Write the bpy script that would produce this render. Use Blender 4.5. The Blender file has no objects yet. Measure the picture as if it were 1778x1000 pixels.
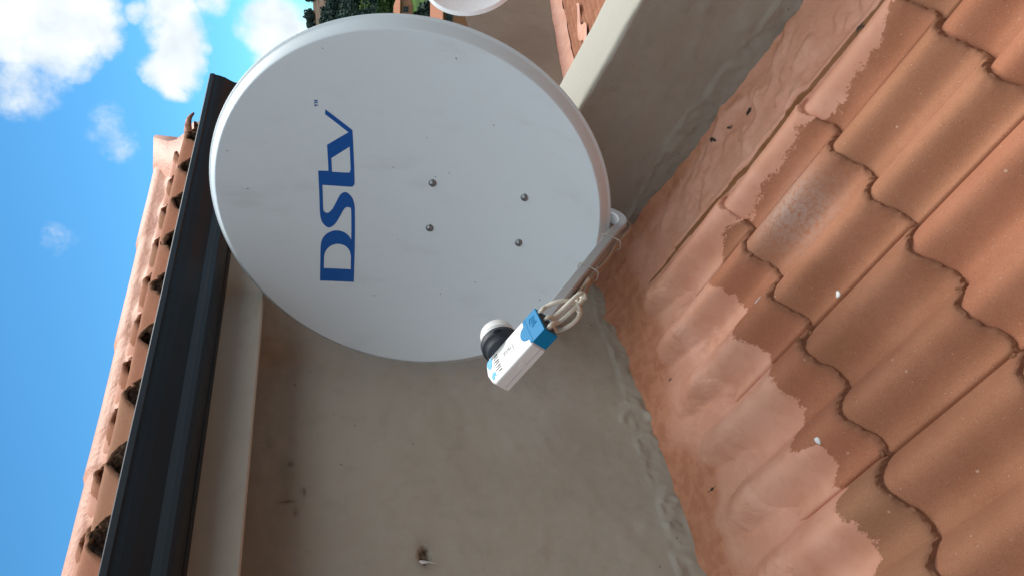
import bpy, bmesh, math, random
import numpy as np
from mathutils import Matrix, Vector
from mathutils.geometry import tessellate_polygon
random.seed(4)
rng = np.random.default_rng(7)
scene = bpy.context.scene
R_ = math.radians

# ------------------------------------------------------------------ camera
# axes: +X runs along the house wall, +Y into the wall, Z up.  The phone was held on its side.
RT = Vector((0.681143, -0.731986, -0.015519))      # viewer's right
UP = Vector((0.164414, 0.132271, 0.977483))        # viewer's up
FW = Vector((0.713451, 0.668357, -0.210444))       # view direction
cam_d = bpy.data.cameras.new("camera")
cam = bpy.data.objects.new("camera", cam_d)
scene.collection.objects.link(cam)
m = Matrix((-UP, RT, -FW)).transposed().to_4x4()
cam.matrix_world = m
cam_d.sensor_width = 36.0
cam_d.lens = 1369.12 / 1778.0 * 36.0
cam_d.clip_start = 0.02
cam_d.clip_end = 3000
scene.camera = cam

# ------------------------------------------------------------------ light
SUN_EL, SUN_AZ = 50.0, 4.0        # azimuth measured from +X towards +Y
sd = Vector((math.cos(R_(SUN_EL)) * math.cos(R_(SUN_AZ)), math.cos(R_(SUN_EL)) * math.sin(R_(SUN_AZ)), math.sin(R_(SUN_EL))))
sun_d = bpy.data.lights.new("sun", "SUN")
sun_d.energy = 1.6
sun_d.angle = R_(32)
sun_d.color = (1.0, 0.95, 0.88)
sun = bpy.data.objects.new("sun", sun_d)
scene.collection.objects.link(sun)
sun.rotation_euler = sd.to_track_quat('Z', 'Y').to_euler()

world = bpy.data.worlds.new("World")
scene.world = world
world.use_nodes = True
wn, wl = world.node_tree.nodes, world.node_tree.links
wn.clear()
w_out = wn.new("ShaderNodeOutputWorld")
w_bg = wn.new("ShaderNodeBackground")
w_bg.inputs["Strength"].default_value = 0.12
sky = wn.new("ShaderNodeTexSky")
sky.sky_type = 'NISHITA'
sky.sun_disc = False
sky.sun_elevation = R_(SUN_EL)
sky.sun_rotation = R_(90 - SUN_AZ)
sky.altitude = 1500
sky.air_density = 1.0
sky.dust_density = 0.3
sky.ozone_density = 2.0
w_tc = wn.new("ShaderNodeTexCoord")


def wmath(op, a, b=None, c=None, clamp=False):
    n = wn.new("ShaderNodeMath"); n.operation = op; n.use_clamp = clamp
    for i, v in enumerate((a, b, c)):
        if v is None: continue
        if isinstance(v, (int, float)): n.inputs[i].default_value = v
        else: wl.new(v, n.inputs[i])
    return n.outputs[0]


# cumulus: puffs given by direction and angular radius, broken up with fractal noise
PUFFS = [((0.857, 0.3905, 0.3357), .085, 1.3), ((0.8603, 0.424, 0.292), .062, 1.2), ((0.8754, 0.4063, 0.2621), .045, 1.15),
         ((0.8635, 0.437, 0.250), .030, .95), ((0.800, 0.34, 0.45), .14, 1.0), ((0.8874, 0.4087, 0.2132), .018, .5),
         ((0.8848, 0.4319, 0.1748), .042, 1.15), ((0.8710, 0.4650, 0.1790), .038, 1.2), ((0.8560, 0.4840, 0.1790), .022, 1.0), ((0.8930, 0.4140, 0.1760), .036, 1.1),
         ((0.9060, 0.3990, 0.1400), .026, .8), ((0.9015, 0.4271, 0.0699), .050, 1.25), ((0.8912, 0.4499, 0.0579), .050, 1.2),
         ((0.8850, 0.4600, 0.0850), .028, .85), ((0.8169, 0.5222, 0.2451), .036, .42), ((0.8248, 0.4627, 0.3248), .050, .58),
         ((0.7311, 0.6092, 0.3073), .030, .30), ((0.96, 0.20, 0.12), .16, 1.0)]
w_norm = wn.new("ShaderNodeVectorMath"); w_norm.operation = 'NORMALIZE'
wl.new(w_tc.outputs["Generated"], w_norm.inputs[0])
warp = wn.new("ShaderNodeTexNoise"); warp.inputs["Scale"].default_value = 14; warp.inputs["Detail"].default_value = 5
wl.new(w_norm.outputs[0], warp.inputs["Vector"])
wsub = wn.new("ShaderNodeVectorMath"); wsub.operation = 'SUBTRACT'; wsub.inputs[1].default_value = (.5, .5, .5)
wl.new(warp.outputs["Color"], wsub.inputs[0])
wsc = wn.new("ShaderNodeVectorMath"); wsc.operation = 'SCALE'; wsc.inputs["Scale"].default_value = .05
wl.new(wsub.outputs[0], wsc.inputs[0])
wadd = wn.new("ShaderNodeVectorMath"); wadd.operation = 'ADD'
wl.new(w_norm.outputs[0], wadd.inputs[0]); wl.new(wsc.outputs[0], wadd.inputs[1])
acc = None
for d, r, wgt in PUFFS:
    dv = Vector(d).normalized()
    n = wn.new("ShaderNodeVectorMath"); n.operation = 'DISTANCE'
    wl.new(wadd.outputs[0], n.inputs[0]); n.inputs[1].default_value = dv
    t = wmath('DIVIDE', n.outputs["Value"], r)
    t = wmath('MULTIPLY', t, t)
    t = wmath('SUBTRACT', 1.0, t, clamp=True)
    t = wmath('MULTIPLY', t, wgt)
    acc = t if acc is None else wmath('MAXIMUM', acc, t)
# broken bright cloud added out of view, away from the blue gap, as soft light
gap = wn.new("ShaderNodeVectorMath"); gap.operation = 'DISTANCE'
wl.new(wadd.outputs[0], gap.inputs[0]); gap.inputs[1].default_value = Vector((.74, .60, .30)).normalized()
gm = wn.new("ShaderNodeMapRange"); gm.interpolation_type = 'SMOOTHSTEP'
gm.inputs["From Min"].default_value = .62; gm.inputs["From Max"].default_value = 1.0; gm.inputs["To Max"].default_value = 1.05
wl.new(gap.outputs["Value"], gm.inputs["Value"])
w_sep = wn.new("ShaderNodeSeparateXYZ"); wl.new(w_norm.outputs[0], w_sep.inputs[0])
lm = wn.new("ShaderNodeMapRange"); lm.interpolation_type = 'SMOOTHSTEP'
lm.inputs["From Min"].default_value = .30; lm.inputs["From Max"].default_value = .46
wl.new(w_sep.outputs["Z"], lm.inputs["Value"])
acc = wmath('MAXIMUM', acc, wmath('MULTIPLY', gm.outputs[0], lm.outputs[0]))
fine = wn.new("ShaderNodeTexNoise"); fine.inputs["Scale"].default_value = 22; fine.inputs["Detail"].default_value = 9; fine.inputs["Roughness"].default_value = .62
wl.new(w_norm.outputs[0], fine.inputs["Vector"])
fz = wmath('MULTIPLY_ADD', fine.outputs[0], 1.5, -0.82)
dens = wmath('ADD', acc, fz)
# only where a puff exists
gate = wmath('MULTIPLY', acc, 6.0, clamp=True)
dens = wmath('MULTIPLY', dens, gate)
ramp = wn.new("ShaderNodeMapRange"); ramp.interpolation_type = 'SMOOTHSTEP'
ramp.inputs["From Min"].default_value = 0.0; ramp.inputs["From Max"].default_value = 0.85
wl.new(dens, ramp.inputs["Value"])
cmix = wn.new("ShaderNodeMix"); cmix.data_type = 'RGBA'
wl.new(ramp.outputs[0], cmix.inputs["Factor"])
skyb = wn.new("ShaderNodeMix"); skyb.data_type = 'RGBA'; skyb.blend_type = 'MULTIPLY'; skyb.inputs["Factor"].default_value = 1.0
wl.new(sky.outputs[0], skyb.inputs["A"]); skyb.inputs["B"].default_value = (0.210, 0.470, 0.560, 1)
wl.new(skyb.outputs["Result"], cmix.inputs["A"])
ccol = wn.new("ShaderNodeMix"); ccol.data_type = 'RGBA'
ccol.inputs["A"].default_value = (3.0, 3.35, 3.6, 1); ccol.inputs["B"].default_value = (3.95, 4.1, 4.1, 1)
shade = wn.new("ShaderNodeTexNoise"); shade.inputs["Scale"].default_value = 30; shade.inputs["Detail"].default_value = 4
wl.new(w_norm.outputs[0], shade.inputs["Vector"])
wl.new(wmath('MULTIPLY_ADD', shade.outputs[0], 2.4, -.6, clamp=True), ccol.inputs["Factor"])
csc = wn.new("ShaderNodeVectorMath"); csc.operation = 'SCALE'
wl.new(ccol.outputs["Result"], csc.inputs[0]); wl.new(wmath('MULTIPLY_ADD', wmath('MULTIPLY', gm.outputs[0], lm.outputs[0]), .22, 1.0), csc.inputs["Scale"])
wl.new(csc.outputs[0], cmix.inputs["B"])
wl.new(cmix.outputs["Result"], w_bg.inputs["Color"])
wl.new(w_bg.outputs[0], w_out.inputs[0])

vs = scene.view_settings
vs.view_transform = 'Standard'
vs.look = 'None'
vs.exposure = 1.15
vs.gamma = 1.0
vs.use_curve_mapping = False


# ------------------------------------------------------------------ helpers
def srgb(r, g, b):
    f = lambda c: (c / 255 / 12.92) if c / 255 <= .04045 else ((c / 255 + .055) / 1.055) ** 2.4
    return (f(r), f(g), f(b), 1)


def _h(ix, iy, seed):
    n = (ix.astype(np.int64) * 374761393 + iy.astype(np.int64) * 668265263 + seed * 974634777) & 0xffffffff
    n = ((n ^ (n >> 13)) * 1274126177) & 0xffffffff
    return ((n ^ (n >> 16)) & 0xffff) / 65535.0


def vnoise(x, y, seed=0):
    x = np.asarray(x, float); y = np.asarray(y, float)
    ix, iy = np.floor(x).astype(int), np.floor(y).astype(int)
    fx, fy = x - ix, y - iy
    fx = fx * fx * (3 - 2 * fx); fy = fy * fy * (3 - 2 * fy)
    a, b, c, d = _h(ix, iy, seed), _h(ix + 1, iy, seed), _h(ix, iy + 1, seed), _h(ix + 1, iy + 1, seed)
    return (a * (1 - fx) + b * fx) * (1 - fy) + (c * (1 - fx) + d * fx) * fy - .5


def fbm(x, y, seed=0, oct=4, gain=.5):
    s, a, f = 0, 1, 1
    for i in range(oct):
        s = s + a * vnoise(np.asarray(x) * f, np.asarray(y) * f, seed + i * 17); a *= gain; f *= 2.03
    return s


def sstep(a, b, x):
    t = np.clip((x - a) / (b - a), 0, 1)
    return t * t * (3 - 2 * t)


def root_loc(p):
    while p is not None and p.parent is not None: p = p.parent
    return Vector(p.location) if p is not None else Vector((0, 0, 0))


def obj(name, verts, faces, mat, parent=None, smooth=False, attrs=None, bevel=0, local=False):
    """one mesh object from world-space vertices"""
    me = bpy.data.meshes.new(name)
    o = root_loc(parent) if not local else Vector((0, 0, 0))
    V = np.asarray([tuple(v) for v in verts] if not isinstance(verts, np.ndarray) else verts, float)
    V = V - np.array(o)
    if isinstance(faces, np.ndarray):
        nf, k = faces.shape
        me.vertices.add(len(V)); me.vertices.foreach_set("co", V.ravel())
        me.loops.add(nf * k); me.loops.foreach_set("vertex_index", faces.astype(np.int32).ravel())
        me.polygons.add(nf)
        me.polygons.foreach_set("loop_start", np.arange(0, nf * k, k, dtype=np.int32))
        me.update(calc_edges=True)
    else:
        me.from_pydata(V.tolist(), [], faces)
    me.validate()
    if attrs:
        for k, val in attrs.items():
            a = me.attributes.new(k, 'FLOAT', 'POINT'); a.data.foreach_set("value", np.asarray(val, np.float32).ravel())
    if smooth:
        me.polygons.foreach_set("use_smooth", [True] * len(me.polygons))
    me.materials.append(mat)
    ob = bpy.data.objects.new(name, me)
    scene.collection.objects.link(ob)
    if parent is not None: ob.parent = parent
    if bevel:
        b = ob.modifiers.new("bevel", 'BEVEL'); b.width = bevel; b.segments = 3; b.limit_method = 'ANGLE'; b.angle_limit = R_(40)
    return ob


def thing(name, label, cat, loc=(0, 0, 0), group=None):
    o = bpy.data.objects.new(name, None)
    scene.collection.objects.link(o); o.location = loc; o.empty_display_size = .1
    o["label"] = label; o["category"] = cat
    if group: o["group"] = group
    return o


def tag(o, label, cat, group=None):
    o["label"] = label; o["category"] = cat
    if group: o["group"] = group
    return o


def grid_faces(nu, nv, off=0):
    """nu x nv vertices, index = i*nv + j"""
    i, j = np.meshgrid(np.arange(nu - 1), np.arange(nv - 1), indexing='ij')
    a = (i * nv + j).ravel() + off
    return np.stack([a, a + nv, a + nv + 1, a + 1], 1)


def box_vf(o, ax, ay, az, x0, x1, y0, y1, z0, z1):
    o, ax, ay, az = map(Vector, (o, ax, ay, az))
    V = [o + ax * x + ay * y + az * z for z in (z0, z1) for y in (y0, y1) for x in (x0, x1)]
    F = [(0, 2, 3, 1), (4, 5, 7, 6), (0, 1, 5, 4), (2, 6, 7, 3), (0, 4, 6, 2), (1, 3, 7, 5)]
    if ax.cross(ay).dot(az) < 0: F = [f[::-1] for f in F]
    return V, F


EX, EY, EZ = Vector((1, 0, 0)), Vector((0, 1, 0)), Vector((0, 0, 1))


class MB:
    def __init__(s): s.V = []; s.F = []
    def add(s, V, F):
        n = len(s.V); s.V += [Vector(v) for v in V]; s.F += [tuple(i + n for i in f) for f in F]; return s
    def box(s, x0, x1, y0, y1, z0, z1, o=(0, 0, 0), ax=EX, ay=EY, az=EZ):
        return s.add(*box_vf(o, ax, ay, az, x0, x1, y0, y1, z0, z1))
    def tube(s, pts, r, n=12, cap=True, rect=None, upv=None):
        """round (or rectangular, rect=(w,h)) tube along a polyline; parallel transported frame"""
        P = [Vector(p) for p in pts]
        T = [(P[min(i + 1, len(P) - 1)] - P[max(i - 1, 0)]).normalized() for i in range(len(P))]
        u = Vector(upv) if upv is not None else (EZ if abs(T[0].z) < .9 else EX)
        u = (u - T[0] * u.dot(T[0])).normalized()
        V = []
        for i, p in enumerate(P):
            u = (u - T[i] * u.dot(T[i])).normalized(); w = T[i].cross(u)
            if rect:
                a, b = rect[0] / 2, rect[1] / 2; k = min(a, b) * .25
                ring = [(a, b - k), (a - k, b), (-a + k, b), (-a, b - k), (-a, -b + k), (-a + k, -b), (a - k, -b), (a, -b + k)]
            else:
                rr = r[i] if isinstance(r, (list, tuple)) else r
                ring = [(rr * math.cos(t * 2 * math.pi / n), rr * math.sin(t * 2 * math.pi / n)) for t in range(n)]
            V += [p + u * c + w * d for c, d in ring]
        k = 8 if rect else n
        F = [(i * k + j, i * k + (j + 1) % k, (i + 1) * k + (j + 1) % k, (i + 1) * k + j) for i in range(len(P) - 1) for j in range(k)]
        if cap: F += [tuple(range(k))[::-1], tuple(range((len(P) - 1) * k, len(P) * k))]
        return s.add(V, F)
    def build(s, name, mat, parent=None, **k): return obj(name, s.V, s.F, mat, parent, **k)


def bez(pts, n=10):
    """Catmull-Rom through points"""
    P = [Vector(p) for p in pts]; P = [P[0] * 2 - P[1]] + P + [P[-1] * 2 - P[-2]]
    out = []
    for i in range(1, len(P) - 2):
        for k in range(n):
            t = k / n
            out.append(.5 * ((2 * P[i]) + (P[i + 1] - P[i - 1]) * t + (2 * P[i - 1] - 5 * P[i] + 4 * P[i + 1] - P[i + 2]) * t * t + (3 * P[i] - P[i - 1] - 3 * P[i + 1] + P[i + 2]) * t ** 3))
    out.append(P[-2]); return out


# ------------------------------------------------------------------ materials
class Mat:
    def __init__(s, name, rough=.8, spec=.3, metal=0):
        s.m = bpy.data.materials.new(name); s.m.use_nodes = True
        s.n, s.l = s.m.node_tree.nodes, s.m.node_tree.links
        s.b = s.n["Principled BSDF"]
        s.b.inputs["Roughness"].default_value = rough
        s.b.inputs["Specular IOR Level"].default_value = spec
        s.b.inputs["Metallic"].default_value = metal
        s.tc = s.n.new("ShaderNodeTexCoord")
    def set(s, sock, v):
        if isinstance(v, bpy.types.NodeSocket): s.l.new(v, sock)
        else: sock.default_value = v
    def math(s, op, a, b=0.0, c=0.0, clamp=False):
        n = s.n.new("ShaderNodeMath"); n.operation = op; n.use_clamp = clamp
        for i, v in enumerate((a, b, c)): s.set(n.inputs[i], v)
        return n.outputs[0]
    def noise(s, scale, detail=4, rough=.55, stretch=None, w=0.0, dist=0.0):
        n = s.n.new("ShaderNodeTexNoise"); n.inputs["Scale"].default_value = scale
        n.inputs["Detail"].default_value = detail; n.inputs["Roughness"].default_value = rough; n.inputs["Distortion"].default_value = dist
        mp = s.n.new("ShaderNodeMapping"); s.l.new(s.tc.outputs["Object"], mp.inputs[0])
        mp.inputs["Location"].default_value = (w * 7.3, w * 3.1, w * 5.7)
        if stretch: mp.inputs["Scale"].default_value = stretch
        s.l.new(mp.outputs[0], n.inputs["Vector"])
        return n.outputs["Fac"]
    def voro(s, scale, feature='F1'):
        n = s.n.new("ShaderNodeTexVoronoi"); n.inputs["Scale"].default_value = scale; n.feature = feature
        s.l.new(s.tc.outputs["Object"], n.inputs["Vector"]); return n
    def step(s, v, a, b):
        n = s.n.new("ShaderNodeMapRange"); n.interpolation_type = 'SMOOTHSTEP'
        s.set(n.inputs["Value"], v); n.inputs["From Min"].default_value = a; n.inputs["From Max"].default_value = b
        return n.outputs[0]
    def mix(s, f, a, b, mode='MIX'):
        n = s.n.new("ShaderNodeMix"); n.data_type = 'RGBA'; n.blend_type = mode
        s.set(n.inputs["Factor"], f); s.set(n.inputs["A"], a); s.set(n.inputs["B"], b)
        return n.outputs["Result"]
    def attr(s, name):
        n = s.n.new("ShaderNodeAttribute"); n.attribute_name = name; return n.outputs["Fac"]
    def color(s, c): s.set(s.b.inputs["Base Color"], c); return s
    def bump(s, h, dist=.002, strength=1.0):
        n = s.n.new("ShaderNodeBump"); n.inputs["Distance"].default_value = dist; n.inputs["Strength"].default_value = strength
        s.set(n.inputs["Height"], h); s.l.new(n.outputs[0], s.b.inputs["Normal"]); return s


def simple(name, c, rough=.6, spec=.3, metal=0, var=.12, scale=12, bscale=0, bdist=.001):
    M = Mat(name, rough, spec, metal)
    d = tuple(x * (1 - var) for x in c[:3]) + (1,)
    l = tuple(min(1, x * (1 + var)) for x in c[:3]) + (1,)
    M.color(M.mix(M.noise(scale, 5), d, l))
    if bscale: M.bump(M.noise(bscale, 4), bdist)
    return M.m


# --- concrete roof tile, with the painted membrane brushed over it where attribute "paint" > 0
def paint_color(M):
    """pink-terracotta roof paint: paler where brushed thick, browner undercoat near the walls (attribute 'old')"""
    n1 = M.noise(9, 6, .6, w=3); n2 = M.noise(38, 5, .6, w=5)
    c = M.mix(M.step(n1, .35, .68), (0.62, 0.300, 0.200, 1), (0.70, 0.375, 0.270, 1))
    c = M.mix(M.math('MULTIPLY', M.step(n2, .52, .72), .22), c, (0.50, 0.22, 0.13, 1))
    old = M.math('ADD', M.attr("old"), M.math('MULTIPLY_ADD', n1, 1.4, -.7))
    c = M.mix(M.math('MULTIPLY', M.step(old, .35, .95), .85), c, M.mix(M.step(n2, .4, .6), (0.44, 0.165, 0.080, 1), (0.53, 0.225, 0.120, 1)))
    gp_ = M.attr("gap")
    c = M.mix(M.math('MULTIPLY', M.step(M.math('ADD', gp_, M.math('MULTIPLY_ADD', n2, .8, -.4)), .42, .62), .9), c, (0.20, 0.085, 0.018, 1))
    hl = M.attr("hole")
    c = M.mix(M.step(M.math('ADD', hl, M.math('MULTIPLY_ADD', M.noise(150, 5, .8), 2.0, -1.0)), .42, .55), c, (0.035, 0.026, 0.016, 1))
    return c


def tile_material(name, tinted=True):
    M = Mat(name, .85, .25)
    grain = M.noise(900, 2, .7, w=1)
    blot = M.noise(7, 6, .6, w=2)
    mid = M.noise(60, 5, .6, w=8)
    base = M.mix(M.step(blot, .32, .70), (0.325, 0.125, 0.064, 1), (0.395, 0.165, 0.092, 1))
    if tinted:
        tint = M.attr("tint")
        base = M.mix(M.step(tint, .5, 1.0), base, (0.335, 0.155, 0.084, 1))
        base = M.mix(M.math('MULTIPLY', M.step(tint, .45, .0), .6), base, (0.42, 0.155, 0.085, 1))
    base = M.mix(M.math('MULTIPLY', M.step(mid, .45, .75), .18), base, (0.24, 0.10, 0.05, 1))
    # sand grains
    g2 = M.noise(380, 3, .75, w=9)
    base = M.mix(M.step(g2, .56, .74), base, M.mix(.35, base, (0.66, 0.42, 0.29, 1)))
    base = M.mix(M.step(g2, .44, .28), base, M.mix(.30, base, (0.16, 0.065, 0.035, 1)))
    v = M.voro(330)
    rnd = M.n.new("ShaderNodeSeparateColor"); M.l.new(v.outputs["Color"], rnd.inputs[0])
    speck = M.math('MULTIPLY', M.math('LESS_THAN', v.outputs["Distance"], M.math('MULTIPLY_ADD', rnd.outputs[2], .24, .06)), M.math('GREATER_THAN', rnd.outputs[0], .968))
    base = M.mix(M.math('MULTIPLY', speck, .75), base, (0.62, 0.50, 0.38, 1))
    speck2 = M.math('MULTIPLY', M.math('LESS_THAN', v.outputs["Distance"], .35), M.math('LESS_THAN', rnd.outputs[1], .035))
    base = M.mix(M.math('MULTIPLY', speck2, .5), base, (0.10, 0.05, 0.03, 1))
    v2 = M.voro(60)
    r2 = M.n.new("ShaderNodeSeparateColor"); M.l.new(v2.outputs["Color"], r2.inputs[0])
    sp3 = M.math('MULTIPLY', M.math('LESS_THAN', M.math('ADD', v2.outputs["Distance"], M.math('MULTIPLY', grain, .15)), .22), M.math('GREATER_THAN', r2.outputs[0], .965))
    base = M.mix(M.math('MULTIPLY', sp3, .7), base, (0.58, 0.40, 0.31, 1))
    base = M.mix(M.math('MULTIPLY', M.math('SUBTRACT', grain, .5), 1.6, clamp=True), base, (0.55, 0.36, 0.25, 1))
    if tinted:
        pale = M.math('MULTIPLY', M.attr("bloom"), M.step(M.noise(90, 6, .7, w=4), .30, .62))
        base = M.mix(M.math('MULTIPLY', pale, .55), base, (0.42, 0.36, 0.33, 1))
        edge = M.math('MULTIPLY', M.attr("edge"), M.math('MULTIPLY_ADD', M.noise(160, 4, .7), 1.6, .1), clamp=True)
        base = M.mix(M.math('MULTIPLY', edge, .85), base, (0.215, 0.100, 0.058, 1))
        pn = M.math('ADD', M.math('MULTIPLY_ADD', M.noise(55, 5, .65, (1, .5, 1)), .05, -.025), M.math('MULTIPLY_ADD', M.noise(210, 3, .6), .022, -.011))
        p = M.math('ADD', M.attr("paint"), pn)
        streak = M.noise(120, 4, .7, (1, .16, .5), w=11)
        pm = M.math('MAXIMUM', M.step(p, -.0030, .0030), M.math('MULTIPLY', M.step(M.math('ADD', p, M.math('MULTIPLY', streak, .05)), .030, .034), .62))
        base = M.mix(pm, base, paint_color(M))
        M.set(M.b.inputs["Roughness"], M.math('MULTIPLY_ADD', pm, -.25, .86))
        h = M.math('ADD', M.math('MULTIPLY', M.math('SUBTRACT', 1.0, pm), M.math('ADD', M.math('MULTIPLY', grain, .35), M.math('MULTIPLY', mid, .4))), M.math('MULTIPLY', pm, .7))
        M.bump(h, .0012, .9)
    else:
        M.bump(M.math('ADD', M.math('MULTIPLY', grain, .5), mid), .002)
    M.color(base)
    return M.m


M_tile = tile_material("roof_tile")
Mc = Mat("membrane_paint", .55, .35)
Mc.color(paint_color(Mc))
Mc.bump(Mc.math('ADD', Mc.noise(70, 6, .6), Mc.math('MULTIPLY', Mc.noise(14, 4, .6, dist=1.5), 2)), .003, .7)
M_coat = Mc.m


def plaster(name, c1, c2, fine=260, stain_or_lit=None, bd=.0016, stain_or_lit_mask=True):
    M = Mat(name, .88, .2)
    a = M.noise(3.2, 6, .6, w=2); b = M.noise(22, 6, .6, w=6); d = M.noise(fine, 4, .65, w=1)
    c = M.mix(M.step(a, .3, .7), c1, c2)
    c = M.mix(M.math('MULTIPLY', M.step(b, .5, .75), .28), c, tuple(x * .72 for x in c1[:3]) + (1,))
    v = M.voro(26); rr = M.n.new("ShaderNodeSeparateColor"); M.l.new(v.outputs["Color"], rr.inputs[0])
    dots = M.math('MULTIPLY', M.math('LESS_THAN', v.outputs["Distance"], .055), M.math('GREATER_THAN', rr.outputs[1], .93))
    c = M.mix(M.math('MULTIPLY', dots, .7), c, (0.06, 0.05, 0.04, 1))
    if stain_or_lit:
        c = M.mix(M.math('MULTIPLY', M.attr("stain_or_lit"), M.step(M.noise(60, 5, .7), .25, .6)) if stain_or_lit_mask else M.step(M.math('ADD', M.attr("stain_or_lit"), M.math('MULTIPLY_ADD', M.noise(90, 4, .6), .5, -.25)), .35, .65), c, stain_or_lit)
    M.color(c)
    M.bump(M.math('ADD', M.math('MULTIPLY', d, .5), M.math('MULTIPLY', b, 1.3)), bd, .8)
    return M.m


M_wall = plaster("wall_plaster", (0.43, 0.392, 0.325, 1), (0.485, 0.445, 0.378, 1), stain_or_lit=(0.10, 0.055, 0.03, 1))
M_par = plaster("parapet_plaster", (0.30, 0.275, 0.225, 1), (0.355, 0.33, 0.275, 1), stain_or_lit=(0.45, 0.43, 0.365, 1), stain_or_lit_mask=False)  # sky-lit top and shaded inner face put into the plaster colours
M_beam = plaster("beam_plaster", (0.52, 0.485, 0.41, 1), (0.56, 0.52, 0.445, 1), fine=180, bd=.0006)
M_wing = plaster("wing_plaster", (0.29, 0.255, 0.205, 1), (0.33, 0.295, 0.24, 1))
M_timber = simple("soffit_timber", (0.10, 0.055, 0.035, 1), .7, scale=30, bscale=80)
M_gut = simple("gutter_aluminium", (0.015, 0.021, 0.028, 1), .55, .35, 0, .2, 6, 40, .0003)
M_pipe = simple("galvanised_steel", (0.42, 0.43, 0.44, 1), .45, .5, .6, .15, 40)

Md = Mat("dish_paint", .42, .45)
dn = Md.noise(5, 6, .6)
dc = Md.mix(dn, (0.66, 0.745, 0.79, 1), (0.70, 0.775, 0.82, 1))
vv = Md.voro(34); r3 = Md.n.new("ShaderNodeSeparateColor"); Md.l.new(vv.outputs["Color"], r3.inputs[0])
dd = Md.math('MULTIPLY', Md.math('LESS_THAN', vv.outputs["Distance"], .05), Md.math('GREATER_THAN', r3.outputs[1], .95))
dc = Md.mix(Md.math('MULTIPLY', dd, .25), dc, (0.12, 0.11, 0.10, 1))
dirt = Md.math('MULTIPLY', Md.step(Md.noise(14, 7, .65, w=3, stretch=(1, 1, .35)), .52, .78), .22)
dc = Md.mix(dirt, dc, (0.36, 0.36, 0.33, 1))
Md.color(dc); Md.bump(Md.noise(220, 3), .0002)
M_dish = Md.m
M_logo = simple("logo_ink", (0.002, 0.085, 0.360, 1), .45, .4, 0, .05)
M_white = simple("white_plastic", (0.78, 0.78, 0.77, 1), .4, .45, 0, .03)
M_blue = simple("blue_plastic", (0.001, 0.200, 0.430, 1), .55, .2, 0, .06)
M_lblue = simple("label_blue", (0.02, 0.36, 0.68, 1), .45, .3, 0, .05)
M_dark = simple("dark_plastic", (0.030, 0.035, 0.045, 1), .55, .35, 0, .15, 30, 300, .0002)
M_stick = simple("sticker_paper", (0.86, 0.88, 0.90, 1), .35, .4, 0, .02)
M_ink = simple("black_ink", (0.04, 0.045, 0.06, 1), .5)
M_cable = simple("coax_jacket", (0.62, 0.57, 0.48, 1), .45, .35, 0, .10, 60)
M_cable2 = simple("shaded_coax", (0.36, 0.27, 0.20, 1), .6, .25, 0, .15, 60)  # brown shade and bounce under the arm put into the jacket colour
M_tie = simple("clear_tie", (0.45, 0.42, 0.38, 1), .4)
M_arm = simple("arm_paint", (0.43, 0.44, 0.45, 1), .4, .45, .0, .06, 20)
M_bolt = simple("bolt_steel", (0.30, 0.31, 0.32, 1), .35, .5, .9, .1, 80)

# ------------------------------------------------------------------ the house
PX, WY = 1.602, 1.4606                    # parapet inner face, back wall face
SL = math.tan(0.37148)
OX, OY, OZ = 1.2567, 0.7600, -0.9978
G = 0.27313 * math.cos(0.37148)


def zroof(y): return OZ + (np.asarray(y) - OY) * SL


house = thing("house", "beige plastered house with terracotta tiled roofs, parapet and black gutter, carrying the large grey dish", "house", (1.0, 1.46, -5.0))


def roll(x):
    """double-roman profile, 150 mm pitch"""
    u = (-(np.asarray(x) - OX) / .15) % 1.0
    up = np.sin(np.pi / 2 * np.clip(u / .40, 0, 1))
    dn = .5 * (1 + np.cos(np.pi * np.clip((u - .40) / .46, 0, 1)))
    return .046 * np.where(u < .40, up, dn)


PBX = [(1.342, .0), (1.342, .511), (1.333, .554), (1.313, .592), (1.317, .622), (1.316, .655), (1.311, .699), (1.305, .737), (1.314, .76), (1.328, .788), (1.315, .818), (1.315, .903), (1.309, .954), (1.298, 1.01), (1.308, 1.047), (1.300, 1.5)]
PBY = [(-2, 1.12), (.511, 1.143), (.526, 1.111), (.552, 1.106), (.576, 1.094), (.604, 1.108), (.63, 1.116), (.651, 1.095), (.673, 1.138), (.701, 1.085), (.732, 1.086), (.742, 1.115), (.763, 1.138), (.797, 1.14), (.823, 1.111), (.868, 1.104), (.897, 1.097), (.941, 1.116), (.968, 1.125), (1.0, 1.118), (1.059, 1.138), (1.107, 1.124), (1.146, 1.119), (1.175, 1.11), (1.227, 1.141), (1.264, 1.121), (1.294, 1.094), (1.32, 1.05)]


def paint_sd(x, y):
    bx = np.interp(y, [p[1] for p in PBX], [p[0] for p in PBX])
    by = np.interp(x, [p[0] for p in PBY], [p[1] for p in PBY])
    return np.maximum(x - bx, y - by)


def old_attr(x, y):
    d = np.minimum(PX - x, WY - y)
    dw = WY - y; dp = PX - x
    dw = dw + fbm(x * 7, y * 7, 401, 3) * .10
    return np.maximum(1.0 - sstep(.02, .21, dw), .62 - .62 * sstep(.01, .06, dp)) + .55 * (1 - sstep(.15, .55, np.hypot(dp, dw)))  # corner term: wet membrane plus corner shade put into the paint colour


def spaced(a, b, fa, fb, fine, coarse):
    return np.unique(np.concatenate([np.arange(a, fa, coarse), np.arange(fa, fb, fine), np.arange(fb, b, coarse), [b]]))


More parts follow.
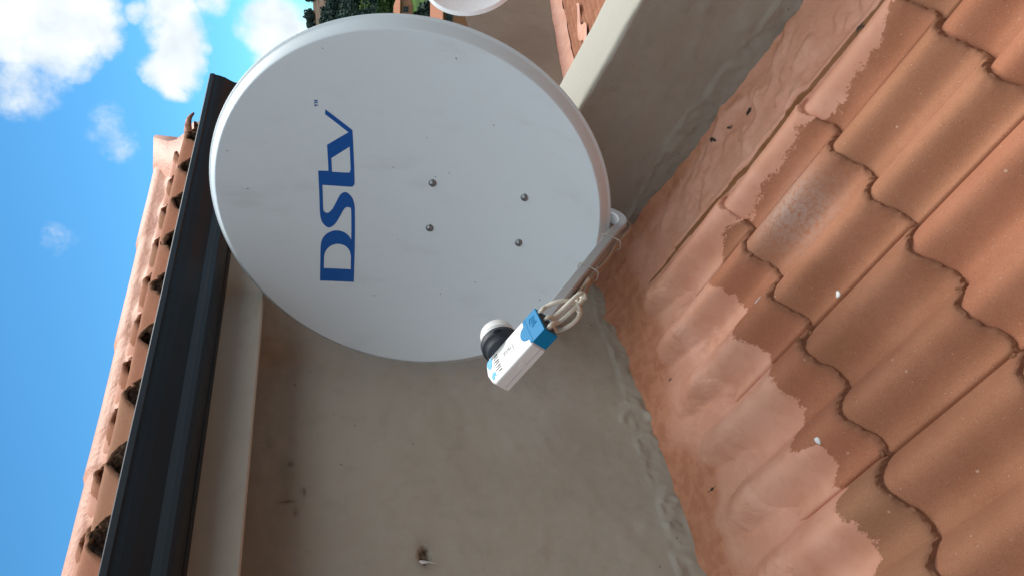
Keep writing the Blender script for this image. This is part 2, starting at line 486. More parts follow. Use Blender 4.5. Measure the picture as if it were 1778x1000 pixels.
def course_mesh(xs, kfrom, kto, zf, y0, seed, edge_len=.0085, lift=.016, xtile=OX, drop=.026):
    """courses of tiles; each course is a sheet raised at its front edge, with a rough front face"""
    V, F, tint, edge, paint, old, bloom = [], [], [], [], [], [], []
    n = 0
    flat = []
    for k in range(kfrom, kto):
        yf = y0 + k * G
        tl = np.floor((xs - xtile) / .30)                       # tile number
        fx = (xs - xtile) / .30 - tl
        rt = _h(tl, tl * 0 + k, seed); r2 = _h(tl, tl * 0 + k + 100, seed + 3); r3 = _h(tl, tl * 0 + k + 200, seed + 5)
        yfr = yf + (rt - .5) * .008 + fbm(xs * 60, xs * 0 + k * 3.3, seed + 9, 3) * .005
        # rows of vertices: under, lip, then body
        ts = np.concatenate([[0, 0, .0015, .004, .008, .013, .02], np.arange(.03, G + .05, .010)])
        kind = np.arange(len(ts))
        X = np.repeat(xs[:, None], len(ts), 1)
        T = np.repeat(ts[None], len(xs), 0)
        Y = yfr[:, None] + T
        h = roll(xs)[:, None] + 0 * T
        # side lap: right edge of every tile sits a little proud, with a thin groove
        lap = .0030 * np.exp(-(1 - fx) / .10) - .0100 * np.exp(-((fx - .011) / .0080) ** 2) + .002 * np.exp(-((fx - .03) / .02) ** 2)
        groove = 0 * fx
        h = h + (lap + groove)[:, None]
        body = -lift * np.clip(T / G, 0, 1.3) + (rt - .5)[:, None] * .004 + (r2 - .5)[:, None] * T * .02
        Z = zroof(0) * 0 + zf(Y) + h + body + fbm(X * 22, Y * 22, seed + 21, 3) * .0012
        # rough nibbled front lip
        rough = fbm(X * 120, Y * 120, seed + 31, 3) * .009 * np.exp(-T / .010)
        Z += rough
        Z[:, 2] -= .002; Z[:, 1] -= .006
        Y[:, 1] += fbm(xs * 150, xs * 0 + k, seed + 41, 2) * .004
        Z[:, 0] -= drop
        Y[:, 0] += .004
        V.append(np.stack([X, Y, Z], -1).reshape(-1, 3))
        F.append(grid_faces(len(xs), len(ts), n)); n += len(xs) * len(ts)
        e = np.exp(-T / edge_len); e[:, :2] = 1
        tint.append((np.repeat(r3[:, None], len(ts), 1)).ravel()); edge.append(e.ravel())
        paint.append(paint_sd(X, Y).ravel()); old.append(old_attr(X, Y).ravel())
        bl = np.exp(-(((X - 1.19) / .075) ** 2 + ((Y - .90) / .09) ** 2))
        bloom.append(bl.ravel())
    return np.concatenate(V), np.concatenate(F), dict(tint=np.concatenate(tint), edge=np.concatenate(edge), paint=np.concatenate(paint), old=np.concatenate(old), bloom=np.concatenate(bloom))


xs = spaced(-1.6, PX + .01, .25, PX, .005, .015)
jx = np.concatenate([OX + .15 * k + np.array([-.0075, -.0055, -.0035, -.0018, -.0006, .0006, .0018, .0035, .0052, .0075]) for k in range(-9, 3)])
xs = np.unique(np.concatenate([xs[np.abs(xs[:, None] - jx[None]).min(1) > .0012], jx[jx < PX]]))
V, F, A = course_mesh(xs, -6, 2, zroof, OY, 3)
F = F[(V[:, 0][F] < 1.412).all(1)]
V[:, 1] = np.minimum(V[:, 1], WY + .03)
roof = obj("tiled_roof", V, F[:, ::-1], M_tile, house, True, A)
ev = A["edge"][F]
roof.data.polygons.foreach_set("use_smooth", ~((ev > .80).sum(1) >= 3))

# --- painted membrane dressed into the angle between roof and walls
def membrane(X, Y):
    dw = np.clip(WY - Y, 0, 9); dp = np.clip(PX - X, 0, 9)
    flat = .004 + fbm(X * 9, Y * 6, 77, 2) * .020 + fbm(X * 30 + Y * 18, Y * 12, 79, 2) * .004 + np.maximum(fbm(X * 20 + Y * 9, Y * 13, 86, 3) - .16, 0) * .035
    fade = sstep(.03, .20, dw)
    warp = fbm(X * 6, Y * 7, 55, 2) * .035
    rolls = roll(X + warp * (1 - fade)) * (.22 + .76 * fade) - .009 - .011 * (1 - fade)
    lump = fbm(X * 10, Y * 12, 81, 3) * .009 * (1 - fade * .75) + .004 * (1 - fade) + np.maximum(fbm(X * 16 + 3, Y * 40, 83, 2) - .18, 0) * .018 * (1 - fade * .5)
    wallpart = rolls + lump
    pf = 1 - sstep(PX - 1.425, PX - 1.385, dp)
    h = wallpart * (1 - pf) + flat * pf
    h = h + (.012 + fbm(X * 11, Y * 0, 84, 5, .6) * .014) * np.exp(-(dw / .016)) + (.014 + fbm(Y * 9, X * 0, 85, 5, .6) * .016) * np.exp(-(dp / .018))
    # upward cove in the corner itself
    h = h + .012 * np.exp(-((dw ** 2 + dp ** 2) / .006))
    return h


def mem_weight(X, Y):
    n = fbm(X * 25, Y * 25, 91, 4)
    a = sstep(1.388, 1.402, X + n * .012)
    b = sstep(1.17, 1.29, Y + n * .06)
    return np.maximum(a, b)


def tile_top(X, Y):
    k = np.minimum(np.floor((Y - OY) / G), 1); t = Y - (OY + k * G)
    return roll(X) - .016 * t / G


mx = spaced(-1.6, PX, .30, PX, .0045, .015); my = spaced(-.7, WY, .35, WY, .0045, .015)
MX, MY = np.meshgrid(mx, my, indexing='ij')
w = mem_weight(MX, MY)
kk = (1.388 < MX)
H = (tile_top(MX, MY) - .012) * (1 - w) + (np.maximum(membrane(MX, MY), tile_top(MX, MY) * .0 + 0)) * w
H = H + w * .003 + .007 * np.exp(-((MX - 1.416 + fbm(MY * 9, MX * 0, 90, 2) * .008) / .009) ** 2) * (MY < 1.2) - .005 * np.exp(-((MX - 1.403) / .004) ** 2) * (MY < 1.15)
V = np.stack([MX, MY, zroof(MY) + H], -1).reshape(-1, 3)
Fm = grid_faces(len(mx), len(my))
wf = (w.ravel()[Fm] > .02).any(1)
gap = np.exp(-((MX - 1.408 + fbm(MY * 9, MX * 0, 90, 2) * .008) / .0045) ** 2) * sstep(.02, .16, fbm(MY * 4.1 + 1.7, MX * 0, 93, 2))
hol = np.zeros_like(MX)
for hx, hy, a_, b_ in ((1.5272, .869, .007, .013), (1.5555, .9677, .010, .006), (1.545, .925, .004, .006), (1.41, .60, .004, .012), (1.13, 1.36, .003, .014), (.83, 1.37, .003, .012)):
    hol = np.maximum(hol, np.exp(-(((MX - hx) / a_) ** 2 + ((MY - hy) / b_) ** 2)))
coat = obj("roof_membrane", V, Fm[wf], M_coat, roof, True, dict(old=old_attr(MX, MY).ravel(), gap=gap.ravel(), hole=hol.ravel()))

# crumbs of bedding mortar squeezed out at tile corners
def crumb(x, y, sz, seed):
    ok, loc, _, _ = roof.ray_cast(Vector((x, y, 1)) - root_loc(roof), Vector((0, 0, -1)))
    z = loc.z + root_loc(roof).z
    V = []; nu, nv = 14, 9
    for i in range(nv):
        ph = math.pi * i / (nv - 1)
        for j in range(nu):
            t = 2 * math.pi * j / nu
            k = 1 + float(fbm(math.cos(t) * math.sin(ph) * 1.7 + seed, math.sin(t) * 1.7 + math.cos(ph) * 2.1, seed, 4)) * 1.1
            V.append((x + sz * k * math.sin(ph) * math.cos(t), y + sz * .75 * k * math.sin(ph) * math.sin(t), z + sz * .45 * k * math.cos(ph)))
    F = [(i * nu + j, i * nu + (j + 1) % nu, (i + 1) * nu + (j + 1) % nu, (i + 1) * nu + j) for i in range(nv - 1) for j in range(nu)]
    obj("mortar_crumb", V, F, M_crumb, roof)


M_crumb = simple("mortar_crumb", (0.25, 0.115, 0.065, 1), .95, .1, 0, .3, 120, 260, .002)
for q in ((.925, 1.018, .009, 2), (.934, 1.010, .006, 5), (.661, .762, .008, 7), (.652, .770, .006, 9), (.664, 1.021, .006, 11), (1.103, .765, .005, 13), (.80, .768, .005, 17)): crumb(*q)

# --- back wall: plaster with the edge of an older coat a hand above the roof
wx = spaced(-2.2, PX + .02, .35, PX + .02, .005, .03); wz = spaced(-2.3, .35, -.90, .18, .006, .03)
X, Z = np.meshgrid(wx, wz, indexing='ij')
zl = np.interp(X, [.5, .692, .86, 1.017, 1.252, 1.439, 1.6], [-.66, -.664, -.672, -.670, -.684, -.675, -.69]) + fbm(X * 30, X * 0, 11, 4) * .007
low = 1 - sstep(-.0015, .0015, Z - zl)
D = .0018 * low + low * fbm(X * 30, Z * 30, 12, 5, .68) * .0055 + .0028 * np.exp(-((Z - zl) / .0022) ** 2) * (.4 + 1.2 * np.abs(fbm(X * 14, X * 0, 18, 3)) * 2)
D += fbm(X * 5, Z * 5, 13, 4) * .007 + fbm(X * 60 + Z * 30, Z * 22, 14, 3) * .0018 + fbm(X * 18 - Z * 9, Z * 40, 19, 3) * .0016
for cx, cz, s in ((1.09, -.69, .030), (1.02, -.695, .022), (.86, -.70, .016), (.80, -.69, .012)):      # mortar snots
    q = np.hypot((X - cx) / s, (Z - cz) / (s * 1.2)); D += .0050 * np.exp(-((q - 1) / .18) ** 2) * (X - cx > -s * .3)
hq = np.hypot((X - .785) / .017, (Z + .1515) / .010) + fbm(X * 90, Z * 90, 15, 3) * .8
hole = 1 - sstep(.75, 1.05, hq)
D -= hole * .012
chip = np.exp(-(np.hypot((X - .765) / .022, (Z + .143) / .006)) ** 2 * 1.2); D += chip * .0025 * (1 + fbm(X * 200, Z * 200, 16, 2))
stain_or_lit = hole * 1.0 + .55 * np.exp(-(np.hypot((X - .79) / .03, (Z + .150) / .016)) ** 2)
for cx, cz, sx, sz in ((.93, .118, .004, .016), (.905, .100, .010, .005), (1.02, .112, .006, .006), (.95, .085, .010, .004)):
    stain_or_lit += .8 * np.exp(-(np.hypot((X - cx) / sx, (Z - cz) / sz)) ** 2)
V = np.stack([X, WY - D, Z], -1).reshape(-1, 3)
wall = obj("wall", V, grid_faces(len(wx), len(wz)), M_wall, house, True, dict(stain_or_lit=np.clip(stain_or_lit, 0, 1).ravel()))
b = MB().box(-2.2, 2.02, WY + .02, 4.0, -5.0, .36).box(PX + .02, 2.02, WY, WY + .02, -5.0, .36).box(-2.2, PX + .02, WY, WY + .02, -5.0, -2.3)
b.build("wall_core", M_wall, wall)
# white filler smear beside the hole
sm = MB()
pts = [(.774, -.141), (.770, -.139), (.7655, -.145), (.7665, -.158), (.762, -.176), (.769, -.162), (.772, -.150)]
Vv = [Vector((x, WY - .0055 - .001 * math.sin(i * 2.1), z)) for i, (x, z) in enumerate(pts)]
c0 = sum(Vv, Vector()) / len(Vv) + Vector((0, -.002, 0))
sm.add(Vv + [c0], [(i, (i + 1) % 7, 7) for i in range(7)])
fl = sm.build("filler_chip", M_white, wall)

# --- parapet with chamfered, brushed plaster top
def ztop(y): return -.554 + (y - .922) * .32


ys = spaced(-.9, WY, .5, WY, .006, .03)
prof = [(0, None)]
nz = 70
V = []
for y in ys:
    zt = float(ztop(y)) + float(fbm(y * 5, 0.0, 5, 3)) * .004; zr = float(zroof(y)) - .10
    ring = []
    for i in range(nz):
        f = i / (nz - 1); ring.append((0.0, zr + (zt - .008 - zr) * f))
    for a in (20, 45, 70, 90): ring.append((.014 * (1 - math.cos(R_(a))), zt - .008 + .008 * math.sin(R_(a))))
    for f in (.2, .4, .6, .8): ring.append((.014 + .136 * f, zt + .004 * math.sin(f * 3.14)))
    for a in (90, 60, 30, 0): ring.append((.158 - .008 * (1 - math.cos(R_(a))), zt - .008 + .008 * math.sin(R_(a))))
    ring.append((.158, zr - .6)); ring.append((.158, -5.0))
    V.append(ring)
Rr = np.array(V); ny, nr = Rr.shape[:2]
Yg = np.repeat(ys[:, None], nr, 1); Xo = Rr[..., 0]; Zg = Rr[..., 1]
inner = np.arange(nr)[None] < nz
zl = np.interp(Yg, [.5, .636, .703, .767, .875, .983, 1.036, 1.222, 1.46], [-1.0, -.962, -.943, -.909, -.86, -.812, -.80, -.764, -.69]) + fbm(Yg * 28, Yg * 0, 61, 4) * .008
low = (1 - sstep(-.0015, .0015, Zg - zl)) * inner
D = inner * (.0022 * low + .0034 * np.exp(-((Zg - zl) / .0022) ** 2) + fbm(Yg * 24, Zg * 24, 62, 4, .6) * .0065 * low + fbm(Yg * 5, Zg * 7, 63, 4) * .007 + fbm(Yg * 50, Zg * 50, 64, 3) * .0008)
for cy, cz, s in ((.70, -.915, .018), (1.02, -.83, .022), (.66, -.80, .012)):
    q = np.hypot((Yg - cy) / s, (Zg - cz) / s); D += inner * .004 * np.exp(-(q) ** 2)
Xg = PX + Xo - D
Zg = Zg + (1 - inner) * fbm(Xo * 30, Yg * 14, 65, 4) * .003
V = np.stack([Xg, Yg, Zg], -1).reshape(-1, 3)
par = obj("parapet", V, grid_faces(ny, nr)[:, ::-1], M_par, house, True, dict(stain_or_lit=np.where(np.arange(nr)[None] >= nz - 1, 1.0, 0.0).repeat(ny, 0).ravel()))  # marks the top, coloured lighter as if sky-lit

# --- eave: beam, soffit, gutter
XE = 2.10
b = MB().box(-2.2, XE, 1.31, 1.330, .1785, .40)
beam = b.build("eave_beam", M_beam, house, bevel=.004)
MB().box(-2.2, XE - .01, 1.330, 1.47, .20, .22).build("soffit_board", M_timber, house)
MB().box(-2.2, XE, 1.285, 1.3095, .262, .372).build("fascia_board", M_gut, house, bevel=.003)

# ogee gutter, profile in (y, z), open at the top
gp = [(1.300, .372), (1.2995, .272), (1.292, .2655), (1.236, .2655), (1.224, .268), (1.219, .275), (1.219, .285), (1.2235, .291), (1.2245, .300), (1.219, .311), (1.2085, .327), (1.203, .342), (1.2005, .3535), (1.197, .356), (1.197, .3665), (1.200, .3685), (1.208, .3665)]
gi = [(y + .0012 if i < 8 else y + .0018, z + .0010) for i, (y, z) in enumerate(gp)][::-1]
gi = [(min(max(y, 1.2), 1.2985), z) for y, z in gi]
ring = gp + gi
xg = list(np.arange(-2.2, 2.20, .1)) + [2.2115]
V = []
for x in xg:
    wv = .0008 * math.sin(x * 9) + .0006 * math.sin(x * 23)
    V += [(x, y + wv, z + wv * .6) for y, z in ring]
nr = len(ring)
F = [(i * nr + j, i * nr + (j + 1) % nr, (i + 1) * nr + (j + 1) % nr, (i + 1) * nr + j) for i in range(len(xg) - 1) for j in range(nr)]
gutter = obj("gutter", V, F, M_gut, house, False)
# end cap
ec = [(2.2118, y, z) for y, z in gp] + [(2.2135, y, z) for y, z in gp]
n = len(gp)
F = [tuple(range(n)), tuple(range(n, 2 * n))[::-1]] + [(i, i + n, (i + 1) % n + n, (i + 1) % n) for i in range(n)]
obj("gutter_end_cap", ec, F, M_gut, gutter)

# --- upper roof over the gutter
UY, UZ = 1.238, .363


def zup(y): return UZ + (np.asarray(y) - UY) * SL


xs2 = spaced(-2.2, 2.52, .55, 2.52, .006, .02)
Vu, Fu, Au = course_mesh(xs2, 0, 2, zup, UY, 33, xtile=.687 + .075, drop=.010)
kf = (Vu[:, 0][Fu] < 2.045 + np.maximum(0, Vu[:, 1][Fu] - 1.30) * 1.1).all(1)
Fu = Fu[kf]
yy = Vu[:, 1]
Au["paint"] = (yy - (1.545 + .05 * fbm(Vu[:, 0] * 9, yy * 0, 8, 3)))
Au["old"] = np.full(len(Vu), .35)
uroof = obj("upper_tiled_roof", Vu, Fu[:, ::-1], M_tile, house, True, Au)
# mortar plugs closing the roll ends, crumbling
RX = .687 + .0
MM = Mat("dark_mortar", .95, .1); MM.color(MM.mix(MM.step(MM.noise(140, 5, .7), .4, .62), (0.10, 0.060, 0.042, 1), (0.32, 0.19, 0.125, 1))); MM.bump(MM.noise(220, 5, .7), .006)
M_mortar = MM.m
for row in range(2):
    x = -2.15
    k0 = math.floor((-2.2 - OX) / .15)
    mb = MB()
    for k in range(k0, 7):
        xc = OX + .15 * (k + .5)
        if xc > 2.0 + row * .2: break
        n = 26; yf = UY + row * G + .003; base = float(zup(yf)) - (.024 if row else .03)
        cx = []
        for i in range(n + 1):
            f = i / n; xx = xc - .066 + .132 * f
            top = float(zup(yf)) + float(roll(xx)) - .003
            cx.append((xx, top))
        V = []; F = []
        m_ = 7
        for i, (xx, top) in enumerate(cx):
            for j in range(m_):
                g = j / (m_ - 1); z = base + (top - base) * g
                hollow = .030 * max(0, 1 - ((xx - xc - .01 * math.sin(k * 3)) / .034) ** 2) * max(0, 1 - ((g - .5) / .42) ** 2) * (.4 + abs(math.sin(k * 1.7 + row)))
                V.append((xx, yf + hollow + float(fbm(xx * 130, z * 130, k & 15, 3)) * .008, z))
        F = [(i * m_ + j, (i + 1) * m_ + j, (i + 1) * m_ + j + 1, i * m_ + j + 1) for i in range(n) for j in range(m_ - 1)]
        mb.add(V, F)
    mb.build("mortar_bedding", M_mortar, uroof, smooth=True)
# ridge capping under the same paint: a lumpy skirt and a rounded cap
xr = spaced(-2.2, 2.50, .6, 2.50, .010, .03)
V = []
for x in xr:
    zt = float(np.interp(x, [-2.2, .886, 1.36, 2.52], [.575, .588, .595, .634]))
    seg = (x + .1) % .42
    zt += -.006 * (seg / .42) + .003
    yb = 1.555 + float(fbm(x * 8, 0.3, 44, 3)) * .07
    pr = []
    zb = float(zup(yb)) + float(roll(x)) * .55
    pr.append((yb, zb - .012))
    pr.append((yb + .004, zb + .006))
    for f in (.15, .3, .5, .7, .85, 1.0):
        y = yb + .010 + (1.615 - yb - .01) * f
        pr.append((y, zb + .006 + (zt - .045 - zb) * f ** 1.2 * .72 + float(fbm(x * 6, f * 3, 45, 2)) * .006))
    y0_ = 1.617
    for a in (6, 25, 45, 65, 90, 120, 150, 175):
        pr.append((y0_ + .085 - .085 * math.cos(R_(a)), zt - .048 + .048 * math.sin(R_(a)) + float(fbm(x * 8, a / 40, 46, 2)) * .0012))
    pr.append((1.95, .40)); pr.append((2.9, .05))
    V += [(x, y, z) for y, z in pr]
nr = len(pr)
capo = obj("ridge_cap", V, grid_faces(len(xr), nr)[:, ::-1], M_coat, uroof, True, dict(old=np.tile([.75, .7, .6, .5, .45, .4, .4, .4] + [.30] * 10, len(xr))[:len(V)]))
# mortared verge closing the end of the roof
va = [(2.02, 1.26), (2.10, 1.33), (2.20, 1.42), (2.32, 1.52), (2.44, 1.59), (2.50, 1.62)]
V = []
for i, (x, y) in enumerate(va):
    zt = float(zup(y)) + .030 + .006 * math.sin(i * 2.1); zt = zt + (.632 - zt) * sstep(1.45, 1.62, y)
    for f in (0, .25, .5, .75, 1): V.append((x + .012 * math.sin(i + f * 3) + .03 * f, y + .0, .385 + (zt - .385) * f))
    V.append((x - .05, y + .05, zt - .004)); V.append((x - .12, y + .10, zt - .03))
obj("verge_mortar", V, grid_faces(6, 7)[:, ::-1], M_coat, uroof, True, dict(old=np.full(len(V), .45)))
cu = MB()                                           # chipped tile nib standing at the corner of the eave
cu.tube(bez([(1.98, 1.29, .405), (2.01, 1.265, .412), (2.045, 1.250, .412), (2.07, 1.245, .402)], 5), [.015 - .0008 * i for i in range(16)], 9)
cu.build("tile_nib", M_tile, uroof, smooth=True)

# ------------------------------------------------------------------ satellite dish
DC = Vector((1.3666, 1.0403, -0.1419))
DX = Vector((0.222345, -0.974921, 0.009626)).normalized()
DE = Vector((0.256310, 0.067975, 0.964202)).normalized()
DN = Vector((-0.940674, -0.211918, 0.264996)).normalized()


def dp(x, e, n): return DC + DX * x + DE * e + DN * n


def bowl(x, e): return .027 - .072 * (1 - (x / .378) ** 2 - (e / .409) ** 2)


def make_dish_shell(fr, name, parent, mat):
    """reflector: paraboloid front, rounded rolled flange and a back skin"""
    NA = 128
    prof = [(0.0, None)]
    V = []; F = []
    fr_ = lambda x, e, n: fr(x, e, n)
    rings = []
    for r in list(np.linspace(.04, 1.0, 22)):
        rings.append(('b', r))
    # flange: (outset, n)
    for o_, n_ in ((.0012, .0274), (.003, .0262), (.006, .0230), (.010, .0182), (.014, .0130), (.0175, .0080), (.0195, .0052), (.0208, .0042), (.0225, .0038), (.0235, .002), (.0235, -.001), (.022, -.0022), (.019, -.001), (.015, .006), (.010, .016), (.005, .023)):
        rings.append(('f', o_, n_))
    for r in list(np.linspace(.985, .04, 12)): rings.append(('k', r))
    for rg in rings:
        for i in range(NA):
            t = 2 * math.pi * i / NA; c, s = math.cos(t), math.sin(t)
            if rg[0] == 'b': x, e = .378 * rg[1] * c, .409 * rg[1] * s; n_ = bowl(x, e)
            elif rg[0] == 'k': x, e = .378 * rg[1] * c, .409 * rg[1] * s; n_ = bowl(x, e) - .0022
            else: x, e, n_ = (.378 + rg[1]) * c, (.409 + rg[1]) * s, rg[2]
            V.append(fr_(x, e, n_))
    nrg = len(rings)
    F = [(k * NA + i, k * NA + (i + 1) % NA, (k + 1) * NA + (i + 1) % NA, (k + 1) * NA + i) for k in range(nrg - 1) for i in range(NA)]
    F += [tuple(range(NA))[::-1], tuple(range((nrg - 1) * NA, nrg * NA))]
    return obj(name, V, F, mat, parent, True)


dish = thing("satellite_dish", "large pale grey satellite dish with blue DStv lettering and a white feed box", "satellite dish", dp(0, -.45, -.05))
refl = make_dish_shell(dp, "reflector", dish, M_dish)
# outer hem bead
hem = MB()
pts = [dp(.4228 * 0 + (.378 + .0228) * math.cos(t), (.409 + .0228) * math.sin(t), .0005) for t in np.linspace(0, 2 * math.pi, 161)]
hem.tube(pts, .0022, 8, cap=False)
hem.build("rim_bead", M_dish, refl, smooth=True)


def smooth_path(pts):
    """pts: (x, y[, 's']) - corners stay, runs of 's' points become Catmull-Rom curves"""
    out = []; n = len(pts)
    for i in range(n):
        p0, p1, p2, p3 = pts[i - 1], pts[i], pts[(i + 1) % n], pts[(i + 2) % n]
        out.append((p1[0], p1[1]))
        if len(p1) > 2 or len(p2) > 2:
            a = p0 if len(p1) > 2 else p1; d = p3 if len(p2) > 2 else p2
            for k in range(1, 6):
                t = k / 6
                q = [.5 * (2 * p1[c] + (p2[c] - a[c]) * t + (2 * a[c] - 5 * p1[c] + 4 * p2[c] - d[c]) * t * t + (3 * p1[c] - a[c] - 3 * p2[c] + d[c]) * t ** 3) for c in (0, 1)]
                out.append(tuple(q))
    return out


def draped(name, loops, lift, mat, parent, surf, cut=.012):
    loops = [[Vector((x, y, 0)) for x, y in lp] for lp in loops]
    flat = [v for lp in loops for v in lp]
    tris = tessellate_polygon(loops)
    bm = bmesh.new()
    vs_ = [bm.verts.new(v) for v in flat]
    for t in tris:
        try: bm.faces.new([vs_[i] for i in t])
        except ValueError: pass
    for _ in range(5):
        ed = [e_ for e_ in bm.edges if e_.calc_length() > cut]
        if not ed: break
        bmesh.ops.subdivide_edges(bm, edges=ed, cuts=1)
        bmesh.ops.triangulate(bm, faces=bm.faces[:])
    bm.verts.ensure_lookup_table(); bm.verts.index_update()
    V = [surf(v.co.x, v.co.y, lift) for v in bm.verts]
    F = [tuple(v.index for v in f.verts) for f in bm.faces]
    # consistent facing
    bm.free()
    return obj(name, V, F, mat, parent, True)


ds = lambda x, e, l: dp(x, e, bowl(x, e) + l)
S = 's'
mm = lambda L: [tuple([p[0] / 1000, p[1] / 1000] + list(p[2:])) for p in L]
D_out = mm([(-207.8, 202.3), (-207.8, 126.5), (-107, 126.3), (-29, 126.6), (-14, 129.2, S), (-3.0, 134.5, S), (4.6, 142.8, S), (5.0, 150, S), (-2, 158.3, S), (-18, 166.2, S), (-34.6, 174.5, S), (-43.6, 181.8, S), (-46.0, 187.6, S), (-43.0, 192.6, S), (-35.6, 195.0, S), (20.0, 195.0), (18.9, 134.5), (21, 129.5, S), (27, 126.4, S), (33, 126.0), (152.1, 126.0), (195.3, 177.8), (184.4, 179.4), (146.3, 134.6), (114.5, 180.5), (53.7, 180.8), (53.4, 202.3), (-43.7, 202.6), (-60, 200.8, S), (-72, 196.0, S), (-80.6, 185.6, S), (-77.5, 176.0, S), (-67, 166.9, S), (-49.4, 157.6, S), (-35.9, 150.6, S), (-30.2, 144.6, S), (-31.0, 138.5, S), (-38, 134.8, S), (-107.3, 134.4), (-97.0, 141.2, S), (-90.0, 151.2, S), (-86.9, 163.2, S), (-88.5, 175.2, S), (-94.8, 187.1, S), (-104, 195.5, S), (-118, 200.8, S), (-137.7, 202.3)])
D_in = mm([(-177.8, 194.4), (-178.0, 134.4), (-147, 134.6), (-133, 138.4, S), (-123.2, 147.6, S), (-119.2, 160.3, S), (-120.6, 172.0, S), (-126.8, 182.6, S), (-137.3, 190.6, S), (-150.5, 194.3)])
v_in = mm([(84.0, 173.3), (113.3, 133.8), (61.5, 133.8), (55.0, 135.4, S), (52.2, 140.5, S), (52.0, 173.6)])
logo = draped("logo", [smooth_path(D_out), smooth_path(D_in), smooth_path(v_in)], .0004, M_logo, refl, ds)
T_ = mm([(199.8, 198.4), (199.8, 196.8), (202.6, 196.8), (202.6, 191.0), (204.4, 191.0), (204.4, 196.8), (207.2, 196.8), (207.2, 198.4)])
M_ = mm([(208.2, 198.4), (208.2, 191.0), (209.8, 191.0), (209.8, 196.0), (211.6, 191.6), (213.4, 196.0), (213.4, 191.0), (215.0, 191.0), (215.0, 198.4), (213.0, 198.4), (211.6, 194.6), (210.2, 198.4)])
draped("trade_mark_letter", [T_], .0004, M_logo, refl, ds)
draped("trade_mark_letter", [M_], .0004, M_logo, refl, ds)
# scuffs on the paint
M_sc = simple('scuff', (.16, .15, .14, 1), .7)
for x, e, a, l in [(332, -90, .4, 7), (327, 169, 0, 3), (73, 42, .2, 4), (74, -80, .2, 4), (199, -170, .3, 5), (8, 348, 1.2, 6), (96, 379, 1.4, 5), (-236, 78, .4, 4), (-215, -75, .5, 5), (-175, -153, .6, 5), (-184, -304, .3, 6), (62, -50, 1.5, 5), (-100, 30, .3, 3), (150, -30, .4, 3)]:
    x /= 1000; e /= 1000; l /= 1000; ca, sa = math.cos(a), math.sin(a); wd = .0011
    V = [ds(x + ca * p - sa * q, e + sa * p + ca * q, .0003) for p, q in ((-l * .5, 0), (-l * .1, -wd), (l * .5, -wd * .3), (l * .15, wd))]
    obj('paint_scuff', V, [(0, 1, 2, 3)], M_sc, refl)

for x, e in ((.0462, -.044), (.0466, -.247), (-.0619, -.0412), (-.0625, -.2443)):
    V = []; nb = 20
    pr = [(.0088, 0), (.0088, .0012), (.0072, .0014), (.0070, .0022), (.0062, .0042), (.0042, .0056), (.0018, .0061), (.0002, .0062)]
    for r, h in pr:
        for i in range(nb):
            t = 2 * math.pi * i / nb; V.append(dp(x + r * math.cos(t), e + r * math.sin(t), bowl(x, e) + h))
    F = [(k * nb + i, k * nb + (i + 1) % nb, (k + 1) * nb + (i + 1) % nb, (k + 1) * nb + i) for k in range(len(pr) - 1) for i in range(nb)] + [tuple(range((len(pr) - 1) * nb, len(pr) * nb))]
    obj("bolt", V, F, M_bolt, refl, True)

# arm: rectangular tube hooking round the lower rim
A0 = [(-.0, -.395, -.075), (0, -.425, -.070), (0, -.446, -.055), (0, -.456, -.035), (0, -.4565, -.012), (0, -.448, .012), (0, -.436, .040), (0, -.3785, .205), (0, -.320, .372), (-.004, -.309, .403)]
arm_pts = bez([dp(x, -.25, -.085) for x in ()] + [dp(0.006 + x, e - .004, n) for x, e, n in [(0, -.30, -.072)] + A0], 5)
ab = MB(); ab.tube(arm_pts, 0, rect=(.021, .026), upv=DE * -1 + DN * .2)
arm = ab.build("arm", M_arm, dish)


def armp(f, off=(0, 0)):
    """point along the straight part of the arm; off = (sideways, below)"""
    p = dp(.006, -.440, .040).lerp(dp(.004, -.324, .372), f)
    ax = (dp(.004, -.324, .372) - dp(.006, -.440, .040)).normalized(); dn_ = ax.cross(DX).normalized()
    if dn_.dot(DE) > 0: dn_ = -dn_
    return p + DX * off[0] + dn_ * off[1]


def tie(f):
    w_, h_, hb = .0145, .0128, .024
    c = [armp(f, (-w_, -h_)), armp(f, (w_, -h_)), armp(f, (w_ + .001, 0)), armp(f, (.010, hb)), armp(f, (0, hb + .003)), armp(f, (-.010, hb)), armp(f, (-w_ - .001, 0)), armp(f, (-w_, -h_))]
    t = MB().tube(bez(c, 4), .0013, 6); return t.build("cable_tie", M_tie, arm, smooth=True)


tie(.10); tie(.52)
# two coax cables strapped under the arm
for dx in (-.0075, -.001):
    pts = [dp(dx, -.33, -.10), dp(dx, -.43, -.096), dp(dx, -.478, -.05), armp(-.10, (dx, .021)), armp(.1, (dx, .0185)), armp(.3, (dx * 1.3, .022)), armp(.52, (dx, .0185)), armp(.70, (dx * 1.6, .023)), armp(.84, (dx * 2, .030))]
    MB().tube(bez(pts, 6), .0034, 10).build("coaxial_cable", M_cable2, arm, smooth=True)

# feed (LNB)
CAP = dp(0, -.237, .46)
LA = Vector((-.2009, .7913, .5774)).normalized()       # long axis, away from the cables
LB = Vector((-.9738, -.2168, -.0411)).normalized()     # horn axis, away from the dish
LCx = Vector((-.0923, .5707, -.8147)).normalized()     # from label face to the back
BL, BW, BD = .0955, .062, .0285
# centre of the edge between label face and horn-side face
E0 = CAP + LB * .046 - LA * .0165 - LCx * (BD / 2)
LO = E0 - LA * (BL / 2)                                # corner: cable end, horn side, label face


def lp(a, b_, c): return LO + LA * a + LB * b_ + LCx * c


lnb = MB()
